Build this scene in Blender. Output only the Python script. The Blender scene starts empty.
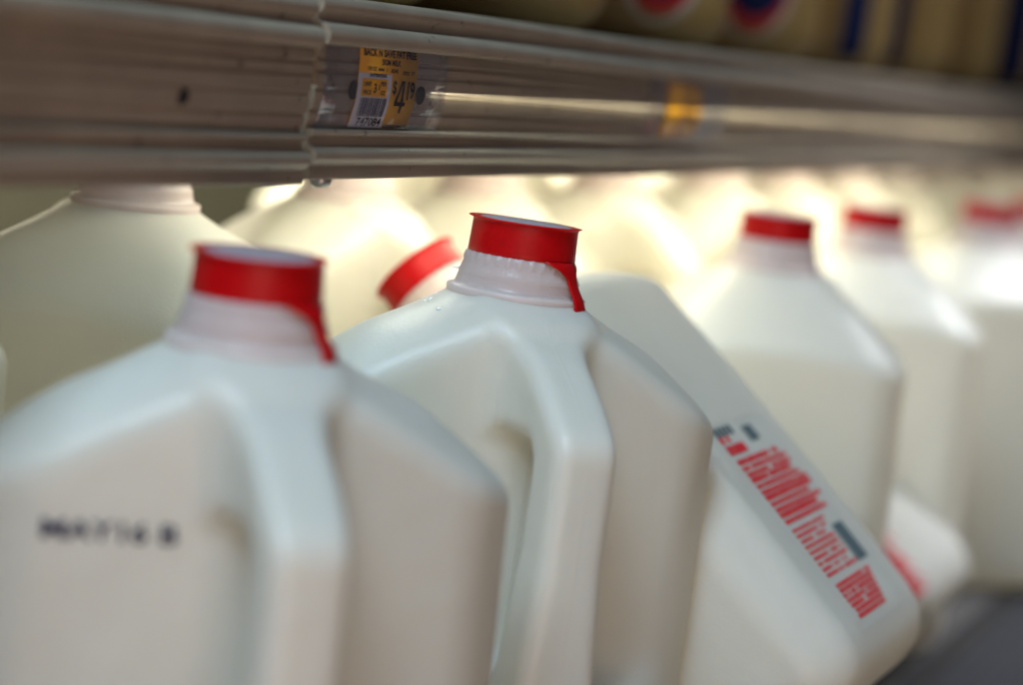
import bpy, bmesh, math, random
import numpy as np
from mathutils import Vector, Matrix
from mathutils.bvhtree import BVHTree
random.seed(7)
S = bpy.context.scene
COL = S.collection
MM = 0.001

# ------------------------------------------------------------------ camera
F = 2131.0; CX, CY = 512.0, 343.0; YH = 165.0
PITCH = math.atan((CY-YH)/F)
EYE = Vector((0, 0, 1.45))
cd = bpy.data.cameras.new('camera'); cam = bpy.data.objects.new('camera', cd); COL.objects.link(cam)
cam.location = EYE; cam.rotation_euler = (math.pi/2-PITCH, 0, 0)
cd.sensor_width = 24.0; cd.lens = 24.0*F/1024; cd.clip_start = 0.02; cd.clip_end = 50
cd.dof.use_dof = True; cd.dof.focus_distance = 0.752; cd.dof.aperture_fstop = 2.4
cd.dof.aperture_blades = 8
S.camera = cam
RX = Vector((1, 0, 0)); FW = Vector((0, math.cos(PITCH), -math.sin(PITCH))); UP = Vector((0, math.sin(PITCH), math.cos(PITCH)))
def pix(x, y, s):                      # picture position + scale (pixels per mm) -> place in the world
    d = F/s*MM
    return EYE + d*(RX*((x-CX)/F) + UP*((CY-y)/F) + FW)
A = Vector((.4195, .9077, 0)).normalized()        # along the shelf
N = Vector((A.y, -A.x, 0))                        # out of the shelf, towards the aisle
Z = Vector((0, 0, 1))
SL = math.radians(7.5)                            # the shelf slopes down towards the aisle
AX = (Z*math.cos(SL) + N*math.sin(SL)).normalized()
CENTRE = pix(527, 222, 2.80)                      # top of the cap in focus

# ------------------------------------------------------------------ helpers
def tag(o, label=None, cat=None, group=None, kind=None):
    if label: o['label'] = label
    if cat: o['category'] = cat
    if group: o['group'] = group
    if kind: o['kind'] = kind
    return o
def mesh_obj(name, verts, faces, mat, parent=None, smooth=False):
    me = bpy.data.meshes.new(name); me.from_pydata([tuple(v) for v in verts], [], [tuple(f) for f in faces]); me.update()
    if smooth: me.polygons.foreach_set('use_smooth', [True]*len(me.polygons))
    if mat: me.materials.append(mat)
    o = bpy.data.objects.new(name, me); COL.objects.link(o)
    if parent: o.parent = parent
    return o
def empty(name, M=None):
    o = bpy.data.objects.new(name, None); COL.objects.link(o); o.empty_display_size = .03
    if M: o.matrix_world = M
    return o
def lathe(profile, n=96, mod=None):
    vs, fs = [], []
    for i in range(n):
        a = 2*math.pi*i/n
        for j, (r, z) in enumerate(profile):
            if mod: r, z = mod(a, j, r, z)
            vs.append((r*math.cos(a)*MM, r*math.sin(a)*MM, z*MM))
    m = len(profile)
    for i in range(n):
        k = (i+1) % n
        for j in range(m-1):
            fs.append((i*m+j, k*m+j, k*m+j+1, i*m+j+1))
    return vs, fs

# ------------------------------------------------------------------ materials
def mat(name):
    m = bpy.data.materials.new(name); m.use_nodes = True
    nt = m.node_tree; b = nt.nodes['Principled BSDF']
    return m, nt, b
def simple(name, col, rough=.5, spec=.5, noise=0, nscale=60, metal=0, bump=0, coat=0):
    m, nt, b = mat(name)
    b.inputs['Base Color'].default_value = (*col, 1); b.inputs['Roughness'].default_value = rough
    b.inputs['Metallic'].default_value = metal; b.inputs['Specular IOR Level'].default_value = spec
    b.inputs['Coat Weight'].default_value = coat
    tc = nt.nodes.new('ShaderNodeTexCoord'); nz = nt.nodes.new('ShaderNodeTexNoise')
    nz.inputs['Scale'].default_value = nscale; nz.inputs['Detail'].default_value = 5
    nt.links.new(tc.outputs['Object'], nz.inputs['Vector'])
    if noise:
        mp = nt.nodes.new('ShaderNodeMapRange'); mp.inputs['From Min'].default_value = .3; mp.inputs['From Max'].default_value = .7
        mp.inputs['To Min'].default_value = 1-noise; mp.inputs['To Max'].default_value = 1+noise
        nt.links.new(nz.outputs['Fac'], mp.inputs['Value'])
        mx = nt.nodes.new('ShaderNodeVectorMath'); mx.operation = 'SCALE'; mx.inputs[0].default_value = col
        nt.links.new(mp.outputs['Result'], mx.inputs['Scale']); nt.links.new(mx.outputs[0], b.inputs['Base Color'])
    if bump:
        bp = nt.nodes.new('ShaderNodeBump'); bp.inputs['Strength'].default_value = bump; bp.inputs['Distance'].default_value = .0005
        nt.links.new(nz.outputs['Fac'], bp.inputs['Height']); nt.links.new(bp.outputs['Normal'], b.inputs['Normal'])
    return m
def plastic(name, col, scale=.018, radius=(1, .97, .85), rough=.36, thin=0, thin_col=(.9, .82, .62)):
    m, nt, b = mat(name)
    b.inputs['Base Color'].default_value = (*col, 1)
    b.inputs['Subsurface Weight'].default_value = 1; b.inputs['Subsurface Radius'].default_value = radius
    b.inputs['Subsurface Scale'].default_value = scale
    b.inputs['Roughness'].default_value = rough; b.inputs['IOR'].default_value = 1.5
    tc = nt.nodes.new('ShaderNodeTexCoord')
    nz = nt.nodes.new('ShaderNodeTexNoise'); nz.inputs['Scale'].default_value = 900; nz.inputs['Detail'].default_value = 3
    nl = nt.nodes.new('ShaderNodeTexNoise'); nl.inputs['Scale'].default_value = 38; nl.inputs['Detail'].default_value = 2
    nt.links.new(tc.outputs['Object'], nz.inputs['Vector']); nt.links.new(tc.outputs['Object'], nl.inputs['Vector'])
    # parting line of the mould, in the plane through the handle
    sx = nt.nodes.new('ShaderNodeSeparateXYZ'); nt.links.new(tc.outputs['Object'], sx.inputs[0])
    ab = nt.nodes.new('ShaderNodeMath'); ab.operation = 'ABSOLUTE'; nt.links.new(sx.outputs['Y'], ab.inputs[0])
    mr = nt.nodes.new('ShaderNodeMapRange'); mr.inputs['From Min'].default_value = 0; mr.inputs['From Max'].default_value = .0006
    mr.inputs['To Min'].default_value = 1; mr.inputs['To Max'].default_value = 0
    nt.links.new(ab.outputs[0], mr.inputs['Value'])
    b1 = nt.nodes.new('ShaderNodeBump'); b1.inputs['Strength'].default_value = .45; b1.inputs['Distance'].default_value = .0003
    b2 = nt.nodes.new('ShaderNodeBump'); b2.inputs['Strength'].default_value = .35; b2.inputs['Distance'].default_value = .003
    b3 = nt.nodes.new('ShaderNodeBump'); b3.inputs['Strength'].default_value = .22; b3.inputs['Distance'].default_value = .0004
    nt.links.new(nz.outputs['Fac'], b1.inputs['Height']); nt.links.new(nl.outputs['Fac'], b2.inputs['Height'])
    nt.links.new(mr.outputs[0], b3.inputs['Height'])
    nt.links.new(b1.outputs[0], b2.inputs['Normal']); nt.links.new(b2.outputs[0], b3.inputs['Normal'])
    nt.links.new(b3.outputs[0], b.inputs['Normal'])
    if thin:
        tl = nt.nodes.new('ShaderNodeBsdfTranslucent'); tl.inputs[0].default_value = (*thin_col, 1)
        nt.links.new(b2.outputs[0], tl.inputs['Normal'])
        mx = nt.nodes.new('ShaderNodeMixShader'); mx.inputs[0].default_value = thin
        nt.links.new(b.outputs[0], mx.inputs[1]); nt.links.new(tl.outputs[0], mx.inputs[2])
        nt.links.new(mx.outputs[0], nt.nodes['Material Output'].inputs['Surface'])
    return m
M_JUG = plastic('translucent_milk_plastic', (.86, .87, .81), scale=.005, rough=.36, thin=.36, thin_col=(.93, .88, .76))
M_NECK = plastic('thin_neck_plastic', (.80, .71, .70), scale=.003, rough=.28, thin=.4, thin_col=(.9, .78, .74))  # pink tint stands in for the red cap glowing through the neck
M_TEA = plastic('amber_juice_plastic', (.33, .23, .085), scale=.006, radius=(1, .7, .3))
M_CAP = simple('red_cap_plastic', (.50, .001, .003), rough=.42, spec=.22, noise=.08, nscale=400, bump=.15)
bb = M_CAP.node_tree.nodes['Principled BSDF']; bb.inputs['Subsurface Weight'].default_value = .6
bb.inputs['Subsurface Radius'].default_value = (1, .1, .1); bb.inputs['Subsurface Scale'].default_value = .003
M_SEAL = simple('grey_cap_top_print', (.40, .36, .40), rough=.45, noise=.15, nscale=300)
M_RAIL = simple('beige_rail_plastic', (.30, .255, .19), spec=.8, rough=.42, noise=.10, nscale=45, bump=.1)
M_EDGE = simple('grimy_rail_end', (.05, .04, .03), rough=.7)
M_HOLE = simple('dark_screw_hole', (.004, .004, .008), rough=.9)
M_STEEL = simple('bolt_steel', (.45, .44, .42), rough=.35, metal=.9)
M_WHITE = simple('tag_paper_white', (.72, .72, .75), rough=.6, noise=.03)
M_YEL = simple('tag_paper_yellow', (.95, .44, .004), rough=.6, noise=.04, spec=.1)
M_INK = simple('black_print', (.012, .010, .012), rough=.7, spec=.05)
M_NAVY = simple('navy_print', (.01, .018, .07), rough=.7, spec=.1)
M_REDINK = simple('red_print', (.86, .012, .03), rough=.5, spec=.2, noise=.15, nscale=800)
M_LABEL = simple('jug_label_film', (.75, .77, .73), rough=.4, spec=.3)
M_DARKBOX = simple('grey_green_print', (.10, .15, .16), rough=.5)
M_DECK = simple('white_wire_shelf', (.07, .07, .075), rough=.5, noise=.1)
M_LEDGE = simple('blue_grey_bumper', (.010, .011, .018), rough=.6, noise=.25, nscale=90, bump=.4)
M_BLACK = simple('gap_shade_black', (.006, .006, .008), rough=.7)
M_BACK = simple('cooler_liner', (.06, .06, .04), rough=.6, noise=.15, nscale=8)
M_UDECK = simple('upper_shelf_metal', (.30, .26, .20), rough=.45, noise=.1, nscale=30)
def clear_mat():
    m, nt, b = mat('clear_tag_holder')
    nt.nodes.remove(b)
    gl = nt.nodes.new('ShaderNodeBsdfGlossy'); gl.inputs['Roughness'].default_value = .10; gl.inputs['Color'].default_value = (.95, .97, 1, 1)
    tr = nt.nodes.new('ShaderNodeBsdfTransparent'); tr.inputs[0].default_value = (.93, .95, .99, 1)
    fr = nt.nodes.new('ShaderNodeLayerWeight'); fr.inputs['Blend'].default_value = .5
    pw = nt.nodes.new('ShaderNodeMath'); pw.operation = 'POWER'; pw.inputs[1].default_value = 3
    ma = nt.nodes.new('ShaderNodeMath'); ma.operation = 'MULTIPLY_ADD'; ma.inputs[1].default_value = .5; ma.inputs[2].default_value = .035; ma.use_clamp = True
    nt.links.new(fr.outputs['Facing'], pw.inputs[0]); nt.links.new(pw.outputs[0], ma.inputs[0])
    nz = nt.nodes.new('ShaderNodeTexNoise'); nz.inputs['Scale'].default_value = 120; tc = nt.nodes.new('ShaderNodeTexCoord')
    bp = nt.nodes.new('ShaderNodeBump'); bp.inputs['Strength'].default_value = .5; bp.inputs['Distance'].default_value = .0015
    nt.links.new(tc.outputs['Object'], nz.inputs['Vector']); nt.links.new(nz.outputs['Fac'], bp.inputs['Height'])
    nt.links.new(bp.outputs[0], gl.inputs['Normal'])
    mx = nt.nodes.new('ShaderNodeMixShader'); nt.links.new(ma.outputs[0], mx.inputs[0])
    nt.links.new(tr.outputs[0], mx.inputs[1]); nt.links.new(gl.outputs[0], mx.inputs[2])
    nt.links.new(mx.outputs[0], nt.nodes['Material Output'].inputs['Surface'])
    return m
def rail_wear(m):
    """streaks along the rail and a few dark scuffs"""
    nt = m.node_tree; b = nt.nodes['Principled BSDF']; src = b.inputs['Base Color'].links[0].from_socket
    tc = nt.nodes.new('ShaderNodeTexCoord'); cx = nt.nodes.new('ShaderNodeCombineXYZ')
    for i, (d, k) in enumerate(((A, 7), (N, 260), (Z, 420))):
        dt = nt.nodes.new('ShaderNodeVectorMath'); dt.operation = 'DOT_PRODUCT'; dt.inputs[1].default_value = tuple(d*k)
        nt.links.new(tc.outputs['Object'], dt.inputs[0]); nt.links.new(dt.outputs['Value'], cx.inputs[i])
    nz = nt.nodes.new('ShaderNodeTexNoise'); nz.inputs['Scale'].default_value = 1; nz.inputs['Detail'].default_value = 4
    nt.links.new(cx.outputs[0], nz.inputs['Vector'])
    r1 = nt.nodes.new('ShaderNodeMapRange'); r1.inputs['From Min'].default_value = .3; r1.inputs['From Max'].default_value = .7; r1.inputs['To Min'].default_value = .84; r1.inputs['To Max'].default_value = 1.12
    nt.links.new(nz.outputs['Fac'], r1.inputs[0])
    n2 = nt.nodes.new('ShaderNodeTexNoise'); n2.inputs['Scale'].default_value = 210; n2.inputs['Detail'].default_value = 6; nt.links.new(tc.outputs['Object'], n2.inputs['Vector'])
    r2_ = nt.nodes.new('ShaderNodeMapRange'); r2_.inputs['From Min'].default_value = .66; r2_.inputs['From Max'].default_value = .72; r2_.inputs['To Min'].default_value = 1; r2_.inputs['To Max'].default_value = .3
    nt.links.new(n2.outputs['Fac'], r2_.inputs[0])
    mu = nt.nodes.new('ShaderNodeMath'); mu.operation = 'MULTIPLY'; nt.links.new(r1.outputs[0], mu.inputs[0]); nt.links.new(r2_.outputs[0], mu.inputs[1])
    sc = nt.nodes.new('ShaderNodeVectorMath'); sc.operation = 'SCALE'; nt.links.new(src, sc.inputs[0]); nt.links.new(mu.outputs[0], sc.inputs['Scale'])
    nt.links.new(sc.outputs[0], b.inputs['Base Color'])
rail_wear(M_RAIL)
M_CLEAR = clear_mat()

# ------------------------------------------------------------------ the jug (mm, handle on the +X corner)
def smax(a, b, k):
    h = np.clip(.5-.5*(b-a)/k, 0, 1); return b*(1-h)+a*h + k*h*(1-h)
def smin(a, b, k): return -smax(-a, -b, k)
def sdf(x, y, z):
    u = (x+y)/math.sqrt(2); v = (x-y)/math.sqrt(2); H = 65.5; C = 83.5
    bul = 1.4*np.clip(np.sin(np.clip((z-15)/160, 0, 1)*math.pi), 0, 1)
    ax_, ay = np.abs(x), np.abs(y); au, av = np.abs(u), np.abs(v)
    d2 = smax(smax(au, av, 4.)-H-bul, smax(ax_, ay, 4.)-C-bul*.5, 5.5)
    # shoulder: a low pyramid with the body's eight sides, round at the neck
    r = np.hypot(x, y)
    p = 9.
    rho = (au**p + av**p + (ax_*H/C)**p + (ay*H/C)**p + 1e-6)**(1/p)*.965
    w = np.clip((r-22)/34, 0, 1); w = w*w*(3-2*w)
    t = np.maximum(r*(1-w)*.96 + rho*w - 20, 0)
    zs = 229.5 - .58*t - .0052*t*t
    d = smax(d2, (z-zs)*.76, 4.5)
    d = smax(d, -z, 26.)
    # the handle corner is scooped away ...
    wall = 35 - .13*ay
    rec = smax((wall-x)*.96, (92 + .12*x - z)*.95, 16.)
    d = smax(d, -rec, 6.)
    # ... and bridged by the handle
    outer = 85.5 + (200-z)*.035
    top = 223.5 - .34*(x-25) - .0032*np.maximum(x-25, 0)**2
    hw = 11.8 + np.clip((150-z)/60, 0, 1)*4.5 + np.clip((54-x)/30, 0, 1)**2*9 - .9*np.clip((x-70)/18, 0, 1)
    h = smax(x-outer, (z-top)*.9, 6.)
    h = smax(h, 88-z, 4.); h = smax(h, 18-x, 4.)
    hx = np.abs(x-46.)-8.5; hz = np.abs(z-146)-31
    hole = np.hypot(np.maximum(hx, 0), np.maximum(hz, 0)) + np.minimum(np.maximum(hx, hz), 0) - 9.5
    h = smax(h, -hole, 6.)
    h = smax(h, ay-hw, 6.5)
    d = smin(d, h, 7.)
    # root of the neck
    nk = np.maximum(r-(21.6+np.clip((228-z)*.25, 0, 3)), np.maximum(z-230.5, 205-z))
    return smin(d, nk, 5.)
def surface_net(h):
    xs = np.arange(-104, 104+h, h); zs = np.arange(-6, 236, h)
    X, Y, ZZ = np.meshgrid(xs, xs, zs, indexing='ij'); f = sdf(X, Y, ZZ)
    o = np.array([xs[0], xs[0], zs[0]]); s = f < 0
    nx, ny, nz = f.shape
    c = np.zeros((nx-1, ny-1, nz-1, 3)); n = np.zeros((nx-1, ny-1, nz-1))
    cor = [(i, j, k) for i in (0, 1) for j in (0, 1) for k in (0, 1)]
    def sl(q): return tuple(slice(q[a], f.shape[a]-1+q[a]) for a in range(3))
    for a in cor:
        for ax in range(3):
            if a[ax]: continue
            b = tuple(a[i]+(1 if i == ax else 0) for i in range(3))
            fa, fb = f[sl(a)], f[sl(b)]; m = (fa < 0) != (fb < 0)
            t = np.where(m, fa/(fa-fb+1e-12*(~m)), 0)
            n += m
            for i in range(3):
                c[..., i] += m*(a[i] + (t if i == ax else 0))
    act = n > 0; idx = -np.ones(act.shape, int); idx[act] = np.arange(act.sum())
    I = np.argwhere(act); P = (I + c[act]/n[act][:, None])*h + o
    F_ = []
    for ax in range(3):
        q = [slice(1, None)]*3
        a = [slice(1, -1)]*3; a[ax] = slice(0, -1)
        b = [slice(1, -1)]*3; b[ax] = slice(1, None)
        sa, sb = s[tuple(a)], s[tuple(b)]; m = sa != sb; E = np.argwhere(m); flip = sa[m]
        o1, o2 = (ax+1) % 3, (ax+2) % 3
        E[:, o1] += 1; E[:, o2] += 1
        def cell(d1, d2):
            e = E.copy(); e[:, o1] -= d1; e[:, o2] -= d2; return idx[e[:, 0], e[:, 1], e[:, 2]]
        Q = np.stack([cell(1, 1), cell(0, 1), cell(0, 0), cell(1, 0)], 1)
        Q[~flip] = Q[~flip][:, ::-1]; F_.append(Q)
    for _ in range(2):
        e = .4
        f0 = sdf(*P.T)
        g = np.stack([sdf(P[:, 0]+e, P[:, 1], P[:, 2])-f0, sdf(P[:, 0], P[:, 1]+e, P[:, 2])-f0, sdf(P[:, 0], P[:, 1], P[:, 2]+e)-f0], 1)/e
        st = np.clip(f0/np.maximum((g*g).sum(1), .2), -.8, .8)
        P = P - g*st[:, None]
    return P*MM, np.concatenate(F_)
JP, JF = surface_net(1.7)
body_me = bpy.data.meshes.new('body'); body_me.from_pydata(JP.tolist(), [], JF.tolist()); body_me.update()
body_me.polygons.foreach_set('use_smooth', [True]*len(body_me.polygons))
body_me.materials.append(M_JUG)
tea_me = body_me.copy(); tea_me.materials.clear(); tea_me.materials.append(M_TEA)
bvh = BVHTree.FromPolygons([Vector(p) for p in JP], JF.tolist())

# neck collar: tapered skirt, flange, thread ring and a row of tamper teeth
neck_prof = [(24.0, 221), (24.6, 227), (24.9, 229.6), (24.7, 230.2), (23.9, 230.5), (22.4, 230.9), (22.0, 232), (21.3, 234.6), (21.4, 235.4), (20.8, 236.8),
             (20.4, 238.2), (20.1, 239.2), (20.0, 240.2), (19.8, 241.2), (19.5, 242.2), (19.1, 242.8), (18.6, 242.9), (18.0, 243), (17.6, 243.1), (16.5, 243.5), (.1, 243.5)]
def neck_mod(a, j, r, z):
    if j in (12, 13, 14): r += .38*(1 if math.sin(a*30) > .1 else -.4)
    if j in (7, 8, 9): r += .5*max(0, math.sin(a*1.0+.7))
    if j == 4: r += .12*math.sin(a*7)
    return r, z
neck_v, neck_f = lathe(neck_prof, 180, neck_mod)
# cap
cap_prof = [(17.0, 242.2), (18.8, 241.8), (19.2, 242.1), (19.1, 244.5), (18.9, 249), (18.75, 253.7), (18.9, 254.4), (20.1, 254.75), (20.2, 254.9), (20.0, 255.05), (19.0, 255.1), (18.0, 255.1), (17.5, 254.8), (16.9, 254.8), (.1, 254.8)]
def cap_mod(a, j, r, z):
    if j in (7, 8, 9): r += .25*math.sin(3*a+1)+.12*math.sin(11*a); z += .15*math.sin(2*a+.4)
    if j in (1, 2): z += .25*math.sin(2*a)
    return r, z
cap_v, cap_f = lathe(cap_prof, 144, cap_mod)
seal_v, seal_f = lathe([(16.2, 254.95), (15.8, 255.15), (.1, 255.15)], 64)
def tab_mesh(ang):
    """tear strip: widens out of the skirt of the cap, then hangs down as a narrow tail"""
    vs, fs = [], []; rows = 16
    for i in range(rows+1):
        t = i/rows; z = 243.2 - t*16.2
        w = 2.5 + 6.0*max(0, 1-t/.42)**2.0 + (.4 if t > .9 else 0)
        r0 = float(np.interp(z, [226, 229, 231, 236, 241.6, 243.2], [26.4, 26.0, 25.2, 22.2, 20.7, 19.2]))
        ca = ang + .05*t - 4.2*max(0, 1-t/.42)**2.0/20
        if t > .97: w -= .5
        for j in range(7):
            a = ca + (-w+2*w*j/6)/21.
            for rr in (r0, r0+.75):
                vs.append((rr*math.cos(a)*MM, rr*math.sin(a)*MM, z*MM))
    m = 14
    for i in range(rows):
        for j in range(6):
            p = i*m+j*2; q = p+m
            fs += [(p+1, q+1, q+3, p+3), (p, p+2, q+2, q)]
        fs += [(i*m, (i+1)*m, (i+1)*m+1, i*m+1), (i*m+12, i*m+13, (i+1)*m+13, (i+1)*m+12)]
    for j in range(6):
        fs += [(j*2, j*2+1, j*2+3, j*2+2), (rows*m+j*2, rows*m+j*2+2, rows*m+j*2+3, rows*m+j*2+1)]
    return vs, fs
proto_neck = mesh_obj('neck', neck_v, neck_f, M_NECK, None, True); NECK = proto_neck.data
proto_cap = mesh_obj('cap', cap_v, cap_f, M_CAP, None, True); CAP = proto_cap.data
proto_seal = mesh_obj('cap_top', seal_v, seal_f, M_SEAL, None, True); SEAL = proto_seal.data
for o in (proto_neck, proto_cap, proto_seal): bpy.data.objects.remove(o)

def inst(name, me, parent, label=None):
    o = bpy.data.objects.new(name, me); COL.objects.link(o); o.parent = parent
    if label: o['label'] = label
    return o
def on_face(dirdeg, s, z, off):
    """point on the body: looking at the side whose normal is dirdeg (jug frame), s mm across, z mm up"""
    a = math.radians(dirdeg); n = Vector((math.cos(a), math.sin(a), 0)); t = Vector((-n.y, n.x, 0))
    o = (n*200 + t*s + Vector((0, 0, z)))*MM
    hit, nor, _, _ = bvh.ray_cast(o, -n)
    if hit is None: return Vector(n*75*MM + t*s*MM + Vector((0, 0, z*MM)))
    return hit + nor*off*MM
def face_patch(name, dirdeg, s0, s1, z0, z1, off, m, parent, ns=20, nz=26, corner=0, back=True):
    vs = []
    for i in range(nz+1):
        for j in range(ns+1):
            s = s0+(s1-s0)*j/ns; z = z0+(z1-z0)*i/nz
            vs.append(on_face(dirdeg, s, z, off))
    fs = [(i*(ns+1)+j, i*(ns+1)+j+1, (i+1)*(ns+1)+j+1, (i+1)*(ns+1)+j) for i in range(nz) for j in range(ns)
          if not (corner and (i in (0, nz-1)) and (j in (0, ns-1)))]
    return mesh_obj(name, vs, fs, m, parent, True)
def face_marks(name, dirdeg, rects, off, m, parent):
    vs, fs = [], []
    for (s0, s1, z0, z1) in rects:
        k = max(1, int(abs(s1-s0)/6)); q = max(1, int(abs(z1-z0)/8)); b = len(vs)
        for i in range(k+1):
            for j in range(q+1): vs.append(on_face(dirdeg, s0+(s1-s0)*i/k, z0+(z1-z0)*j/q, off))
        for i in range(k):
            for j in range(q): a = b+i*(q+1)+j; fs.append((a, a+q+1, a+q+2, a+1))
    return mesh_obj(name, vs, fs, m, parent)
def printed_label(root, dirdeg, seed, zb=17, zt=116, ds=0):
    k_ = (zt-zb)/122.; Q = lambda q: zb+(q-46)*k_
    rnd = random.Random(seed)
    lab = face_patch('printed_label', dirdeg, -32+ds, 32+ds, zb, zt, .12, M_JUG, root, corner=1)
    red = []; z = 156.
    def line(z, h, s0, s1, dense=.8):
        s = s0
        while s < s1:
            w = rnd.uniform(.8, 3.6)
            if rnd.random() < dense: red.append((s, min(s+w, s1), Q(z), Q(z+h)))
            s += w + rnd.uniform(.25, .6)
    line(157, 4, -27, -16); line(150, 5.5, -27, -6, 1)
    for k in range(11): line(144-k*3.6, 2.3 if k % 3 else 3.0, -27, rnd.choice([22, 27, 31]), .97)
    for k in range(9): line(103-k*3.3, 1.7, -27, rnd.choice([5, 11, 14]), .9)
    for k in range(7): line(70-k*2.9, 2.1, -26, 20-k*1.5, .96)
    red = [(a+ds, b+ds, c, d) for a, b, c, d in red]
    face_marks('red_text', dirdeg, red, .4, M_REDINK, lab)
    blk = []
    for k in range(5): blk.append((ds-27+k*4.4, ds-27+k*4.4+3.2, Q(161), Q(166.2)))
    face_marks('dark_text', dirdeg, blk, .4, M_DARKBOX, lab)
    gr = [(ds+4, ds+15, Q(154), Q(163))]
    face_marks('dark_panel', dirdeg, gr, .4, M_DARKBOX, lab)
    face_marks('dark_panel', dirdeg, [(ds+15, ds+28, Q(76), Q(98))], .4, M_DARKBOX, lab)
    return lab
def jug_matrix(cap_top, axis, handle, scale=1.0):
    zc = axis.normalized(); xc = (handle - handle.dot(zc)*zc).normalized(); yc = zc.cross(xc)
    base = cap_top - zc*.255*scale
    M = Matrix((xc, yc, zc)).transposed().to_4x4() @ Matrix.Scale(scale, 4); M.translation = base
    return M
def hdir(deg):      # 0 = towards the camera, + = towards the right of the picture
    a = math.radians(deg); return Vector((math.sin(a), -math.cos(a), 0))
TABS = {}
def jug(cap_top, label, group, handle_deg=20, axis=None, tab=None, scale=1.0, capped=True, hvec=None, name='milk_jug', me=None, cat='milk jug'):
    M = jug_matrix(cap_top, axis or AX, hvec or hdir(handle_deg), scale)
    e = empty(name, M); tag(e, label, cat, group)
    inst('body', me or body_me, e); inst('neck', NECK, e)
    c = inst('cap', CAP, e); inst('cap_top', SEAL, c)
    if tab is not None:
        # local angle of the tear strip from a picture direction
        d = M.to_3x3().inverted() @ hdir(tab); ang = math.atan2(d.y, d.x)
        v, f = tab_mesh(ang); mesh_obj('pull_tab', v, f, M_CAP, c, True)
    return e

# ---- front row
near = jug(pix(261, 254, 3.50), 'large blurred milk jug nearest on the left, with a dark date stamp and red cap', 'milk jugs in the front row', 21, tab=62)
mid = jug(CENTRE, axis=(Z*math.cos(math.radians(8.6)) + Vector((.985, -.17, 0))*math.sin(math.radians(8.6))).normalized(), label= 'sharp milk jug in the middle with water beads on its neck and handle facing out', group='milk jugs in the front row', handle_deg=21, tab=57, scale=1.012)
far1 = jug(pix(781, 215, 2.0), 'upright milk jug standing just behind the leaning jug with the large red label', 'milk jugs in the front row', 134)
far2 = jug(pix(877, 208, 1.69), 'upright milk jug between the two farthest red caps, its side seen past its neighbour', 'milk jugs in the front row', 134)
far3 = jug(pix(994, 204, 1.48), 'farthest upright milk jug at the right edge of the picture, very blurred', 'milk jugs in the front row', 150)
far4 = jug(pix(994, 204, 1.48)+A*.17, 'milk jug half out of frame behind the farthest upright jug', 'milk jugs in the front row', 150)
far5 = jug(pix(994, 204, 1.48)+A*.34, 'milk jug at the right edge, mostly hidden by the farthest upright jug', 'milk jugs in the front row', 130)
# ---- jugs knocked back, feet pushed out over the ledge
def lean_axis(deg): a = math.radians(deg); return (Z*math.cos(a) - N*math.sin(a)).normalized()
def lean_jug(corner, deg, label, handle, name='milk_jug'):
    la = lean_axis(deg); a = math.radians(deg); e1 = N*math.cos(a)+Z*math.sin(a); e2 = -A
    top = corner - e1*.0725 + la*.258
    return jug(top, label, 'milk jugs in the front row', axis=la, hvec=(e1*handle[0]+e2*handle[1]).normalized())
LC = pix(934, 648, 2.57); LD = 42
lean = lean_jug(LC, LD, 'milk jug leaning far back between the upright jugs, red printed label on its raised side', (-1, 1))
lean2 = lean_jug(pix(981, 582, 1.82), 44, 'milk jug tipped back behind the upright pair, only its bright foot and red label showing', (-1, -1))
printed_label(lean, 135, 3)
rl = random.Random(9)
lab2 = face_patch('printed_label', 180, -14, 16, 8, 74, .12, M_JUG, lean2, corner=1)
face_marks('red_text', 180, [(-11+rl.uniform(0, 2), 9+rl.uniform(-3, 4), 12+k*3.3, 14.6+k*3.3) for k in range(15)], .4, M_REDINK, lab2)
face_marks('dark_text', 180, [(-10, 8, 64, 70)], .4, M_DARKBOX, lab2)
# ---- second row, under the upper shelf
G2 = 'milk jugs in the second row under the shelf'
r2 = pix(134, 177, 2.60) + Z*.016
row2 = [(-1, 30, 'pale milk jug cut off by the left edge of the picture, behind the nearest jug'),
        (0, 215, 'grey looking milk jug with its pinkish neck under the left rail section'),
        (1, 60, 'cream coloured milk jug lit from behind, under the joint of the rail'),
        (2, 130, 'milk jug behind the sharp middle cap, its own cap just under the rail'),
        (3, 40, 'glowing milk jug to the right of the sharp middle cap, lit from inside the case'),
        (4, 70, 'glowing milk jug under the blurred yellow tag'),
        (5, 100, 'glowing milk jug behind the upright jug with the third sharpest cap'),
        (6, 20, 'second row milk jug behind the two farthest upright caps'),
        (7, 20, 'second row milk jug near the right edge under the far end of the rail'),
        (8, 50, 'second row milk jug far off between the two last red caps'),
        (9, 80, 'second row milk jug at the very right edge, only a pale blur'),
        (10, 10, 'last second row milk jug, beyond the farthest front jug')]
for k, h, lab in row2:
    sh = (.008*math.sin(k*2.1) - (.028 if k < 0 else 0), .004*math.cos(k*1.3))
    jug(r2 + A*(.165*k+sh[0]) + N*sh[1], lab, G2, h)
# third row, only where the light shows it between the others
G3 = 'milk jugs in the third row at the back'
SLOPE_IN = (-N*math.cos(SL) + Z*math.sin(SL))
for k in range(3, 9):
    jug(r2 + A*(.165*k+.03) + SLOPE_IN*.165, ['back row milk jug behind the sharp red cap', 'back row milk jug seen between glowing jugs left of the third cap', 'back row milk jug behind the blurred yellow tag gap',
         'back row milk jug behind the upright pair', 'back row milk jug near the far end of the rail', 'back row milk jug at the far right in the glow'][k-3], G3, 30*k)

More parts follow.
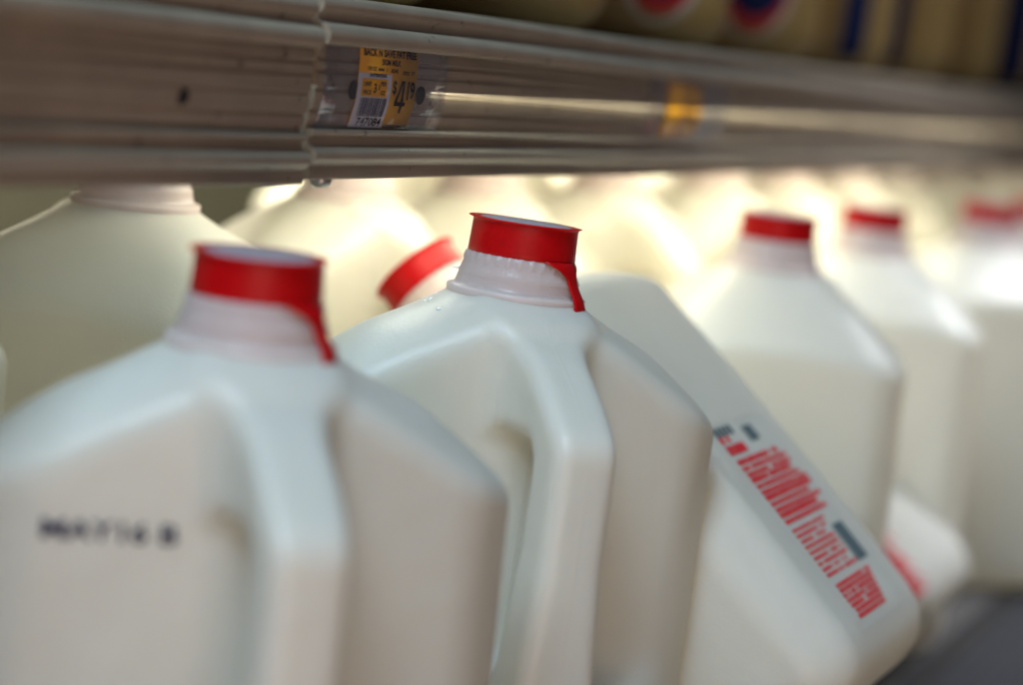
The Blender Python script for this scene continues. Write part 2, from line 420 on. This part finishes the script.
# ---- date stamps
def text_mesh(body, size=1.0, extr=0, sx=1.0, bold=0):
    cu = bpy.data.curves.new('t', 'FONT'); cu.body = body; cu.size = size; cu.align_x = 'LEFT'; cu.offset = bold
    cu.resolution_u = 3
    o = bpy.data.objects.new('t', cu); COL.objects.link(o)
    bpy.context.view_layer.update()
    me = bpy.data.meshes.new_from_object(o); bpy.data.objects.remove(o)
    vs = [(v.co.x*sx, v.co.y) for v in me.vertices]; fs = [tuple(p.vertices) for p in me.polygons]
    bpy.data.meshes.remove(me)
    return vs, fs
def date_stamp(root, dirdeg, s, z, body, size):
    vs, fs = text_mesh(body, size, bold=.02*size)
    w = max(v[0] for v in vs)
    bm = bmesh.new(); bvs = [bm.verts.new((v[0], v[1], 0)) for v in vs]
    for f in fs:
        try: bm.faces.new([bvs[i] for i in f])
        except ValueError: pass
    bmesh.ops.triangulate(bm, faces=bm.faces[:])
    for _ in range(4):
        lg = [e for e in bm.edges if e.calc_length() > .9]
        if lg: bmesh.ops.subdivide_edges(bm, edges=lg, cuts=1)
        bmesh.ops.triangulate(bm, faces=bm.faces[:])
    bm.verts.index_update()
    V = [on_face(dirdeg, s+v.co.x-w/2, z+v.co.y, .3) for v in bm.verts]; Fc = [tuple(v.index for v in f.verts) for f in bm.faces]; bm.free()
    mesh_obj('date_stamp', V, Fc, M_NAVY, root)
date_stamp(near, -45, -8.5, 177, 'MAY16 B', 7.6)
date_stamp(mid, -45, -30, 150, '4:1', 5)
date_stamp(far1, 90, 5, 120, '', 5) if False else None

# ---- water beads round the neck of the sharp jug
def bead_mesh():
    vs, fs = [], []; n = 12; m = 6
    for i in range(m+1):
        a = math.pi/2*i/m
        for k in range(n): b = 2*math.pi*k/n; vs.append((math.cos(a)*math.cos(b)*MM, math.cos(a)*math.sin(b)*MM, .55*math.sin(a)*MM))
    for i in range(m):
        for k in range(n): q = (k+1) % n; fs.append((i*n+k, i*n+q, (i+1)*n+q, (i+1)*n+k))
    fs.append(tuple(range(n))[::-1]); return vs, fs
M_WATER, wnt, wb = mat('water'); wb.inputs['Base Color'].default_value = (.8, .83, .82, 1); wb.inputs['Roughness'].default_value = .06; wb.inputs['Coat Weight'].default_value = 1; wb.inputs['Subsurface Weight'].default_value = .5; wb.inputs['Subsurface Scale'].default_value = .001  # whitish base colour paints in the highlights of the beads
bv, bf = bead_mesh(); BEAD = None
rnd = random.Random(11)
for k in range(10):
    a = math.radians(rnd.uniform(-112, -70)); rr = rnd.uniform(27, 34)
    hit, nor, _, _ = bvh.ray_cast(Vector((rr*math.cos(a)*MM, rr*math.sin(a)*MM, .3)), Vector((0, 0, -1)))
    if hit is None: continue
    if BEAD is None: b_ = mesh_obj('water_bead', bv, bf, M_WATER, mid, True); BEAD = b_.data
    else: b_ = inst('water_bead', BEAD, mid)
    sc = rnd.uniform(.35, .8)
    b_.matrix_basis = Matrix.Translation(hit) @ nor.to_track_quat('Z', 'Y').to_matrix().to_4x4() @ Matrix.Diagonal((sc*rnd.uniform(.8, 1.6), sc, sc, 1))
b_ = inst('water_bead', BEAD, mid); a = math.radians(-111+0); b_.matrix_basis = Matrix.Translation((22.3*math.cos(a)*MM, 22.3*math.sin(a)*MM, .2352)) @ Matrix.Scale(1.3, 4)

# ------------------------------------------------------------------ price rail
# cross-section: (out of the shelf, up) in mm, bottom edge at 0
PROF = [(-6, .6), (-1, 0), (.6, .2), (1.0, 1.2), (.6, 4.6), (1.6, 5.4), (3.2, 6.4), (3.8, 8.0), (3.3, 9.8), (1.6, 10.8), (.4, 11.6), (.2, 13.6), (1.2, 14.4), (2.6, 15.0),
        (3.0, 15.9), (2.4, 16.8), (-.2, 17.0), (-.3, 18.0), (.6, 19.6), (1.5, 22.0), (1.0, 22.3), (1.1, 23.3), (2.3, 23.7), (3.0, 26.0), (3.6, 29.0), (3.1, 29.3), (3.2, 30.1), (4.0, 30.5), (4.4, 35.0), (3.6, 35.4), (3.7, 36.6), (4.9, 37.0), (5.0, 39.0), (4.0, 39.6), (4.1, 40.4), (5.3, 41.0), (5.2, 43), (4.4, 46.0),
        (6.6, 44.4), (8.4, 44.6), (9.4, 46.2), (9.6, 48.2), (8.9, 50.2), (7.2, 51.4), (5.2, 52.0), (4.5, 53.2), (5.0, 54.6), (6.6, 55.6), (7.4, 57.2), (7.0, 59.2), (5.4, 60.6), (2.4, 61.2), (-12, 61.3)]
P0 = pix(390, 178.5, 2.82)
def rp(t, o, z): return P0 + A*t*MM + N*o*MM + Z*z*MM
def px_of(p):
    d = p-EYE; w = d.dot(FW); return CX+F*d.dot(RX)/w, CY-F*d.dot(UP)/w, F/w*MM
def t_at(px, o, z):
    lo, hi = -400., 3000.
    for _ in range(50):
        m = (lo+hi)/2
        if px_of(rp(m, o, z))[0] < px: lo = m
        else: hi = m
    return lo
TJ = t_at(313, 3, 20)
def dense(prof):
    out = []
    for i in range(len(prof)-1):
        a, b = prof[i], prof[i+1]; out.append(a); out.append(((a[0]+b[0])/2, (a[1]+b[1])/2))
    out.append(prof[-1]); return out
def rail(t0, t1, dz, label, droop=0):
    root = empty('shelf_price_rail', Matrix.Translation(rp(t0, 0, 0)))
    tag(root, label, 'price rail', 'price rail sections along the upper shelf edge')
    n = max(6, int((t1-t0)/40)); vs = []; fs = []
    pr = PROF; m = len(pr)
    # closed section: front profile and a back line 1.6 mm behind
    back = [(-14, 61.3), (-14, 59.6), (2.6, 59.4), (2.6, 46), (1.2, 30), (-2.6, 18), (-2.6, 2.4), (-6, 2.4)]
    sec = pr + back; m = len(sec)
    for i in range(n+1):
        t = t0+(t1-t0)*i/n
        for (o, z) in sec:
            vs.append(rp(t, o + .5*math.sin(t*.013), z+dz+droop*(t-t0)/1000 + .25*math.sin(t*.02)) - root.location)
    for i in range(n):
        for j in range(m):
            k = (j+1) % m
            fs.append((i*m+j, (i+1)*m+j, (i+1)*m+k, i*m+k))
    fs.append(tuple(range(m))); fs.append(tuple(n*m+j for j in range(m))[::-1])
    o = mesh_obj('rail_profile', vs, fs, M_RAIL, root)
    for p in o.data.polygons: p.use_smooth = len(p.vertices) == 4
    md = o.modifiers.new('e', 'EDGE_SPLIT'); md.split_angle = math.radians(50)
    return root
rail_a = rail(TJ-460, TJ-2.0, -1.6, 'beige price rail section left of the joint, bare with one dark screw hole')
rail_b = rail(TJ+1.6, TJ+1219, 0, 'long beige price rail section right of the joint, carrying the yellow price tags')
rail_c = rail(TJ+1222, TJ+2400, .5, 'far price rail section lost in blur at the right edge')
def prof_o(z):
    lo = [(18.0, -.3), (19.6, .6), (22, 1.5), (26, 3.0), (30.5, 3.9), (35, 4.4), (40, 5.0), (46, 5.2)]
    for i in range(len(lo)-1):
        if lo[i][0] <= z <= lo[i+1][0]:
            f = (z-lo[i][0])/(lo[i+1][0]-lo[i][0]); return lo[i][1]*(1-f)+lo[i+1][1]*f
    return lo[0][1] if z < 18 else lo[-1][1]
def hole(px, z, root, t=None, r=1.5):
    t = t if t is not None else t_at(px, prof_o(z), z); vs = []; fs = []
    n = 24
    for k in range(n):
        a = 2*math.pi*k/n; zz = z+r*math.sin(a)
        for off in (.5, .9): vs.append(rp(t+r*math.cos(a), prof_o(zz)+off+.5*math.sin(t*.013), zz)-root.location)
    for k in range(n):
        q = (k+1) % n; fs.append((2*k, 2*q, 2*q+1, 2*k+1))
    fs.append(tuple(2*k+1 for k in range(n)))
    mesh_obj('screw_hole', vs, fs, M_HOLE, root)
hole(183, 24.8, rail_a, r=2.5)
hole(419, 29.5, rail_b, r=3.2)
hole(353, 30, rail_b, r=3.2)
for px in (0,): pass
hole(0, 28.5, rail_b, t=t_at(640, 3, 28)+30, r=3)

# bolt under the joint
def bolt(px, y0):
    t = t_at(px, -8, -1)
    v, f = lathe([(.1, -3.2), (2.5, -3.0), (3.6, -2.0), (3.8, -.8), (3.8, 1.0), (.1, 1.0)], 32)
    c = rp(t, -6, .2)
    o = mesh_obj('bolt', [Vector(p) for p in v], f, M_STEEL, None, True); o.location = c
    tag(o, 'small round bolt head poking out under the rail joint', 'bolt')
bolt(316, 0)

# price tags
def price_tag(t0, w, label, tz0=17.6, tz1=45.6, marks=True):
    root = empty('price_tag', Matrix.Translation(rp(t0, prof_o(30), 30))); tag(root, label, 'price tag', 'price tags on the shelf rail')
    H_ = tz1-tz0
    def pt(u, v, off):
        z = tz0+v*H_; return rp(t0+u*w, prof_o(z)+.9+off + .5*math.sin(t0*.013), z) - root.location
    def sheet(name, u0, u1, v0, v1, off, m, parent=root):
        n = 14; vs = []; fs = []
        for i in range(n+1):
            v = v0+(v1-v0)*i/n
            vs += [pt(u0, v, off), pt(u1, v, off)]
        for i in range(n): fs.append((2*i, 2*i+1, 2*i+3, 2*i+2))
        return mesh_obj(name, vs, fs, m, parent, True)
    paper = sheet('paper', 0, 1, 0, 1, 0, M_YEL)
    md = paper.modifiers.new('s', 'SOLIDIFY'); md.thickness = .00018; md.offset = -1
    if marks: sheet('white_panel', .0, .56, .0, .66, .10, M_WHITE)
    if marks: sheet('unit_price_box', .06, .49, .375, .595, .2, M_YEL)
    def txt(name, body, u, v, hgt, wid, m=M_INK, bold=.02, off=.32):
        vs, fs = text_mesh(body, 1, bold=bold)
        x0 = min(p[0] for p in vs); x1 = max(p[0] for p in vs); y0 = min(p[1] for p in vs); y1 = max(p[1] for p in vs)
        mesh_obj(name, [pt(u+(p[0]-x0)/(x1-x0)*wid, v+(p[1]-y0)/(y1-y0)*hgt, off) for p in vs], fs, m, root)
    txt('product_name', 'BACK N SAVE FAT FREE', .05, .865, .095, .91, bold=.035)
    if not marks:
        txt('price_text', '$', .50, .30, .25, .1); txt('price_text', '3', .64, .25, .3, .15)
        return root
    txt('product_name', 'SKIM MILK', .36, .765, .075, .33, bold=.03)
    txt('pack_text', '128 OZ', .13, .69, .05, .15, bold=.03); txt('pack_text', 'MM  1', .31, .69, .04, .15)
    txt('pack_text', '8245', .53, .68, .05, .12, bold=.02); txt('pack_text', '0702  97', .74, .665, .05, .20, bold=.02)
    txt('code_text', '247000205', .17, .615, .045, .29, M_NAVY, bold=.04)
    txt('unit_price_text', 'UNIT', .09, .50, .055, .13, bold=.03); txt('unit_price_text', 'PRICE', .09, .40, .055, .13, bold=.02)
    txt('unit_price_text', '3', .26, .42, .12, .045, bold=.03); txt('unit_price_text', '3', .335, .46, .06, .025, bold=.03)
    txt('unit_price_text', 'PER', .37, .51, .055, .10, bold=.03); txt('unit_price_text', 'OZ', .38, .40, .055, .08, bold=.03)
    txt('price_text', '$', .585, .40, .19, .065, bold=.02)
    # the big 4: stem, bar and slanting stroke, each following the curve of the tag
    def stroke(p0, p1, p2, p3, off, n=8):
        out = []
        for i in range(n+1):
            f = i/n
            for a, b in ((p0, p3), (p1, p2)):
                x = a[0]+(b[0]-a[0])*f; y = a[1]+(b[1]-a[1])*f
                out.append(pt(.662+x*.155, .19+y*.40, off))
        return out, n
    v4, f4 = [], []
    for args in (((.60, 0), (.84, 0), (.84, 1), (.60, 1), .30), ((-.1, .22), (1.08, .22), (1.08, .34), (-.1, .34), .34), ((-.1, .34), (.12, .34), (.66, 1), (.48, 1), .38)):
        o_, n_ = stroke(*args); b = len(v4); v4 += o_
        f4 += [(b+2*i, b+2*i+1, b+2*i+3, b+2*i+2) for i in range(n_)]
    mesh_obj('price_text', v4, f4, M_INK, root)
    txt('price_text', '1', .846, .36, .23, .026, bold=.01); txt('price_text', '9', .892, .36, .23, .08, bold=.02)
    txt('code_text', '747084', .10, .02, .10, .41, bold=.02)
    txt('small_print', 'ROUNDED 6.84062 OZ', .58, .006, .042, .40, bold=.04)
    # bar code: one printed mark
    rnd = random.Random(4); vs, fs = [], []; u = .07
    while u < .50:
        bw = rnd.choice([.006, .006, .012, .018])
        b = len(vs)
        for i in range(6):
            v = .135+.225*i/5; vs += [pt(u, v, .3), pt(u+bw, v, .3)]
        for i in range(5): fs.append((b+2*i, b+2*i+1, b+2*i+3, b+2*i+2))
        u += bw+rnd.choice([.006, .009, .014])
    mesh_obj('bar_code', vs, fs, M_NAVY, root)
    return root
def holder(t0, t1, label):
    root_l = rp(t0, 3, 30); vs, fs = [], []; n = 16
    rnd = random.Random(2)
    for i in range(n+1):
        z = 17.3+28.6*i/n
        for k in range(9):
            f = k/8
            wob = .35*math.sin(i*1.3+k*2.1) if 0 < k < 8 else 0
            vs.append(rp(t0+(t1-t0)*f, prof_o(z)+1.9+wob*(.6+f)+.5*math.sin(t0*.013) - (1.2 if k == 0 else 0), z)-root_l)
    for i in range(n):
        for k in range(8):
            b = i*9+k; fs.append((b, b+1, b+10, b+9))
    o = mesh_obj('tag_holder', vs, fs, M_CLEAR, None, True); o.location = root_l
    md = o.modifiers.new('s', 'SOLIDIFY'); md.thickness = .0005
    tag(o, label, 'tag holder', 'clear tag sleeves on the rail')
TG = t_at(359, prof_o(44), 44)
TG1 = t_at(417, prof_o(44), 44)
price_tag(TG, TG1-TG, 'sharp yellow and white price tag reading $4.19 right of the rail joint')
holder(t_at(322, 3, 30), t_at(440, 3, 30), 'clear curved plastic sleeve over the sharp $4.19 tag')
TH = t_at(668, prof_o(42), 42); TH1 = t_at(702, prof_o(42), 42)
price_tag(TH, TH1-TH, 'blurred yellow price tag farther along the rail', marks=False)
holder(t_at(646, 3, 30), t_at(722, 3, 30), 'clear plastic sleeve over the blurred yellow tag')

# ------------------------------------------------------------------ shelves and case
def prism(name, sec, t0, t1, m, origin=P0, parent=None, bevel=0, rib=None):
    vs, fs = [], []; n = len(sec)
    for t in (t0, t1):
        for (o, z) in sec: vs.append(origin + A*t*MM + N*o*MM + Z*z*MM)
    fs = [(j, n+j, n+(j+1) % n, (j+1) % n) for j in range(n)] + [tuple(range(n)), tuple(range(2*n-1, n-1, -1))]
    o = mesh_obj(name, vs, fs, m, parent)
    if bevel:
        b = o.modifiers.new('b', 'BEVEL'); b.width = bevel*MM; b.segments = 3
        b.limit_method = 'ANGLE'
    return o
TT0, TT1 = -900, 2600
tn = math.tan(SL)
# upper shelf deck
ud = prism('upper_shelf', [(-15, 60.6), (-15, 52), (-560, 52+545*tn), (-560, 60.6+545*tn)], TT0, TT1, M_UDECK)
tag(ud, 'metal upper shelf deck behind the price rail, over the back rows of milk', 'shelf')
# lower deck, under the row of bottles
BC = CENTRE - AX*.255*1.012
def dk(o, h): return (o, -o*tn - .6 + h)
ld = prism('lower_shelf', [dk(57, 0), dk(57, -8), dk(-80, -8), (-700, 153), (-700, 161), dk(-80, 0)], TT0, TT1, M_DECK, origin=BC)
tag(ld, 'pale sloping lower shelf deck that carries the milk jugs', 'shelf')
gs = prism('gap_shade_strip', [(57.5, -10), (75.5, -10), (75.5, -40), (57.5, -40)], TT0, TT1, M_BLACK, origin=BC)  # near-black filler that paints the shade of the open gap
tag(gs, 'black strip painted as the shade in the gap between the lower shelf and the bumper', 'strip')
sec = [(76, -60), (76, -9)]
for k in range(13):
    o = 78+k*9
    sec += [(o, -6.0-.10*k*k*.3), (o+5.5, -6.0-.10*k*k*.3), (o+6.5, -7.8-.10*k*k*.3), (o+8, -7.8-.10*k*k*.3)]
sec += [(192, -18), (195, -40), (192, -60)]
bp = prism('front_bumper', sec, TT0, TT1, M_LEDGE, origin=BC, bevel=.5)
tag(bp, 'ribbed blue grey bumper along the front edge of the case, bottom right corner', 'bumper')
bw = prism('wall', [(-640, 700), (-655, 700), (-655, -400), (-640, -400)], TT0, TT1, M_BACK)
tag(bw, kind='structure')

# ------------------------------------------------------------------ juice jugs on the upper shelf
def badge(root, dirdeg, s, z, w, h, seed):
    """round printed label: dark blue field, red lower edge, pale rim"""
    def disc(name, cx, cz, a, b, off, m, par, lo=0, hi=2*math.pi):
        vs = [on_face(dirdeg, cx, cz, off)]; n = 40
        for k in range(n+1):
            t = lo+(hi-lo)*k/n
            for f in (.5, 1): vs.append(on_face(dirdeg, cx+a*f*math.cos(t), cz+b*f*math.sin(t), off))
        fs = []
        for k in range(n):
            fs.append((0, 1+2*k, 3+2*k)); fs.append((1+2*k, 2+2*k, 4+2*k, 3+2*k))
        return mesh_obj(name, vs, fs, m, par, True)
    base = disc('round_label', s, z, w, h, .4, M_TAN, root)
    disc('red_band', s, z, w*.86, h*.86, .7, M_REDINK2, base, math.pi, 2*math.pi)
    disc('blue_band', s, z+h*.06, w*.8, h*.70, 1.0, M_NAVY, base)
M_TAN = simple('badge_rim', (.50, .42, .34), rough=.5)
M_REDINK2 = simple('badge_red', (.42, .02, .02), rough=.5)
G4 = 'amber jugs on the upper shelf'
# (picture x of the jug centre near its foot, dirdeg of badge, size)
base_off = -100
labels4 = ['amber jug above the sharp price tag, cut by the top edge', 'amber jug on the upper shelf above the sharp red cap', 'amber jug with a blue and red badge, just above the blurred yellow tag',
           'amber jug with a pale rimmed badge on the upper shelf, above the third cap', 'amber jug with narrow blue stripes on the upper shelf', 'amber jug with a broad navy label at the top right corner', 'farthest amber jug on the upper shelf']
labels4 += ['amber jug far along the upper shelf, behind the farthest badge', 'amber jug near the vanishing end of the upper shelf', 'last amber jug on the upper shelf']
for i in range(10):
    t = 60+i*166
    b = P0 + A*t*MM + N*base_off*MM + Z*(61+(-base_off-15)*tn+1)*MM
    topc = b + AX*.255
    j = jug(topc, labels4[i], G4, 20+90*0+(i % 3)*4, name='juice_jug', me=tea_me, cat='juice jug')
    hd = M_ = None
    j_m = j.matrix_world
    # rotate so that a flat side with the badge faces the aisle
    j.matrix_world = jug_matrix(topc, AX, (Matrix.Rotation(math.radians(-34), 3, 'Z') @ (-N+A)).normalized())
    if i in (2, 3): badge(j, -135, (10, 4)[i-2], 50, 30, 38, i)
    if i == 4:
        face_marks('blue_stripe', -135, [(-34, -10, 14, 130)], .5, M_NAVY, j); face_marks('blue_stripe', -135, [(10, 32, 10, 130)], .5, M_NAVY, j)
    if i == 5: face_marks('blue_stripe', -135, [(-12, 10, 12, 130)], .5, M_NAVY, j)
    if i >= 7: face_marks('navy_label', -135, [(-40, 40, 12, 140)], .5, M_NAVY, j)

# ------------------------------------------------------------------ light
w = bpy.data.worlds.new('World'); S.world = w; w.use_nodes = True
nt = w.node_tree; bg = nt.nodes['Background']; bg.inputs[1].default_value = 1
tc = nt.nodes.new('ShaderNodeTexCoord'); sx = nt.nodes.new('ShaderNodeSeparateXYZ'); nt.links.new(tc.outputs['Generated'], sx.inputs[0])
cr = nt.nodes.new('ShaderNodeValToRGB'); mr = nt.nodes.new('ShaderNodeMapRange'); mr.inputs['From Min'].default_value = -1
nt.links.new(sx.outputs['Z'], mr.inputs['Value']); nt.links.new(mr.outputs[0], cr.inputs[0]); nt.links.new(cr.outputs[0], bg.inputs[0])
cr.color_ramp.elements[0].position = .3; cr.color_ramp.elements[0].color = (.105, .075, .065, 1)
cr.color_ramp.elements[1].position = .8; cr.color_ramp.elements[1].color = (.035, .048, .07, 1)
def area(name, loc, target, sx, sy, power, col, spread=180):
    l = bpy.data.lights.new(name, 'AREA'); l.shape = 'RECTANGLE'; l.size = sx; l.size_y = sy; l.energy = power; l.color = col
    l.spread = math.radians(spread)
    o = bpy.data.objects.new(name, l); COL.objects.link(o); o.location = loc
    d = (target-loc).normalized()
    # long side (x) lies along the shelf
    zc = -d; xc = (A - A.dot(zc)*zc).normalized(); yc = zc.cross(xc)
    o.matrix_world = Matrix.Translation(loc) @ Matrix((xc, yc, zc)).transposed().to_4x4()
    return o
# tube under the upper shelf, from the middle onwards; weak fill lamps added at left
def tube(t, o, z, L, power, col=(1, .92, .68)):
    p = P0 + A*t*MM + N*o*MM + Z*z*MM
    area('case_tube_and_fill', p, p + (-Z*.9 - N*.25), L, .07, power, col)
tube(575, -28, 40, 1.1, 1.95)
tube(-20, -330, 60, .6, .09, col=(.84, 1, .95))
tube(-60, -30, 40, .45, .10, col=(.62, .88, 1))  # added fill lamp, brightens and cools the left back jugs
tube(640, -330, 60, 1.1, 4.0)
# ceiling lights of the aisle
area('ceiling_light', CENTRE + N*.20 + Z*1.35 - A*1.0, CENTRE, 1.0, .5, 27, (.62, .83, 1.0))
# unseen warm fill lamp added by the camera to tint the jug panels peach
area('warm_fill_lamp', CENTRE + N*.50 - Z*.38 - A*.95, CENTRE - A*.1 - Z*.1, .6, .7, 4.2, (1.0, .70, .57))
tube(1560, -28, 40, .7, .35)
area('ceiling_light', CENTRE + N*.62 + Z*.85 + A*1.1, CENTRE + A*.62 + N*.08 - Z*.25, .4, .3, 1.2, (.95, .95, 1.0), 40)

S.render.engine = 'CYCLES'
S.cycles.use_denoising = True; S.cycles.max_bounces = 8; S.cycles.transmission_bounces = 6
S.view_settings.view_transform = 'Standard'; S.view_settings.look = 'None'; S.view_settings.exposure = 0; S.view_settings.gamma = 1
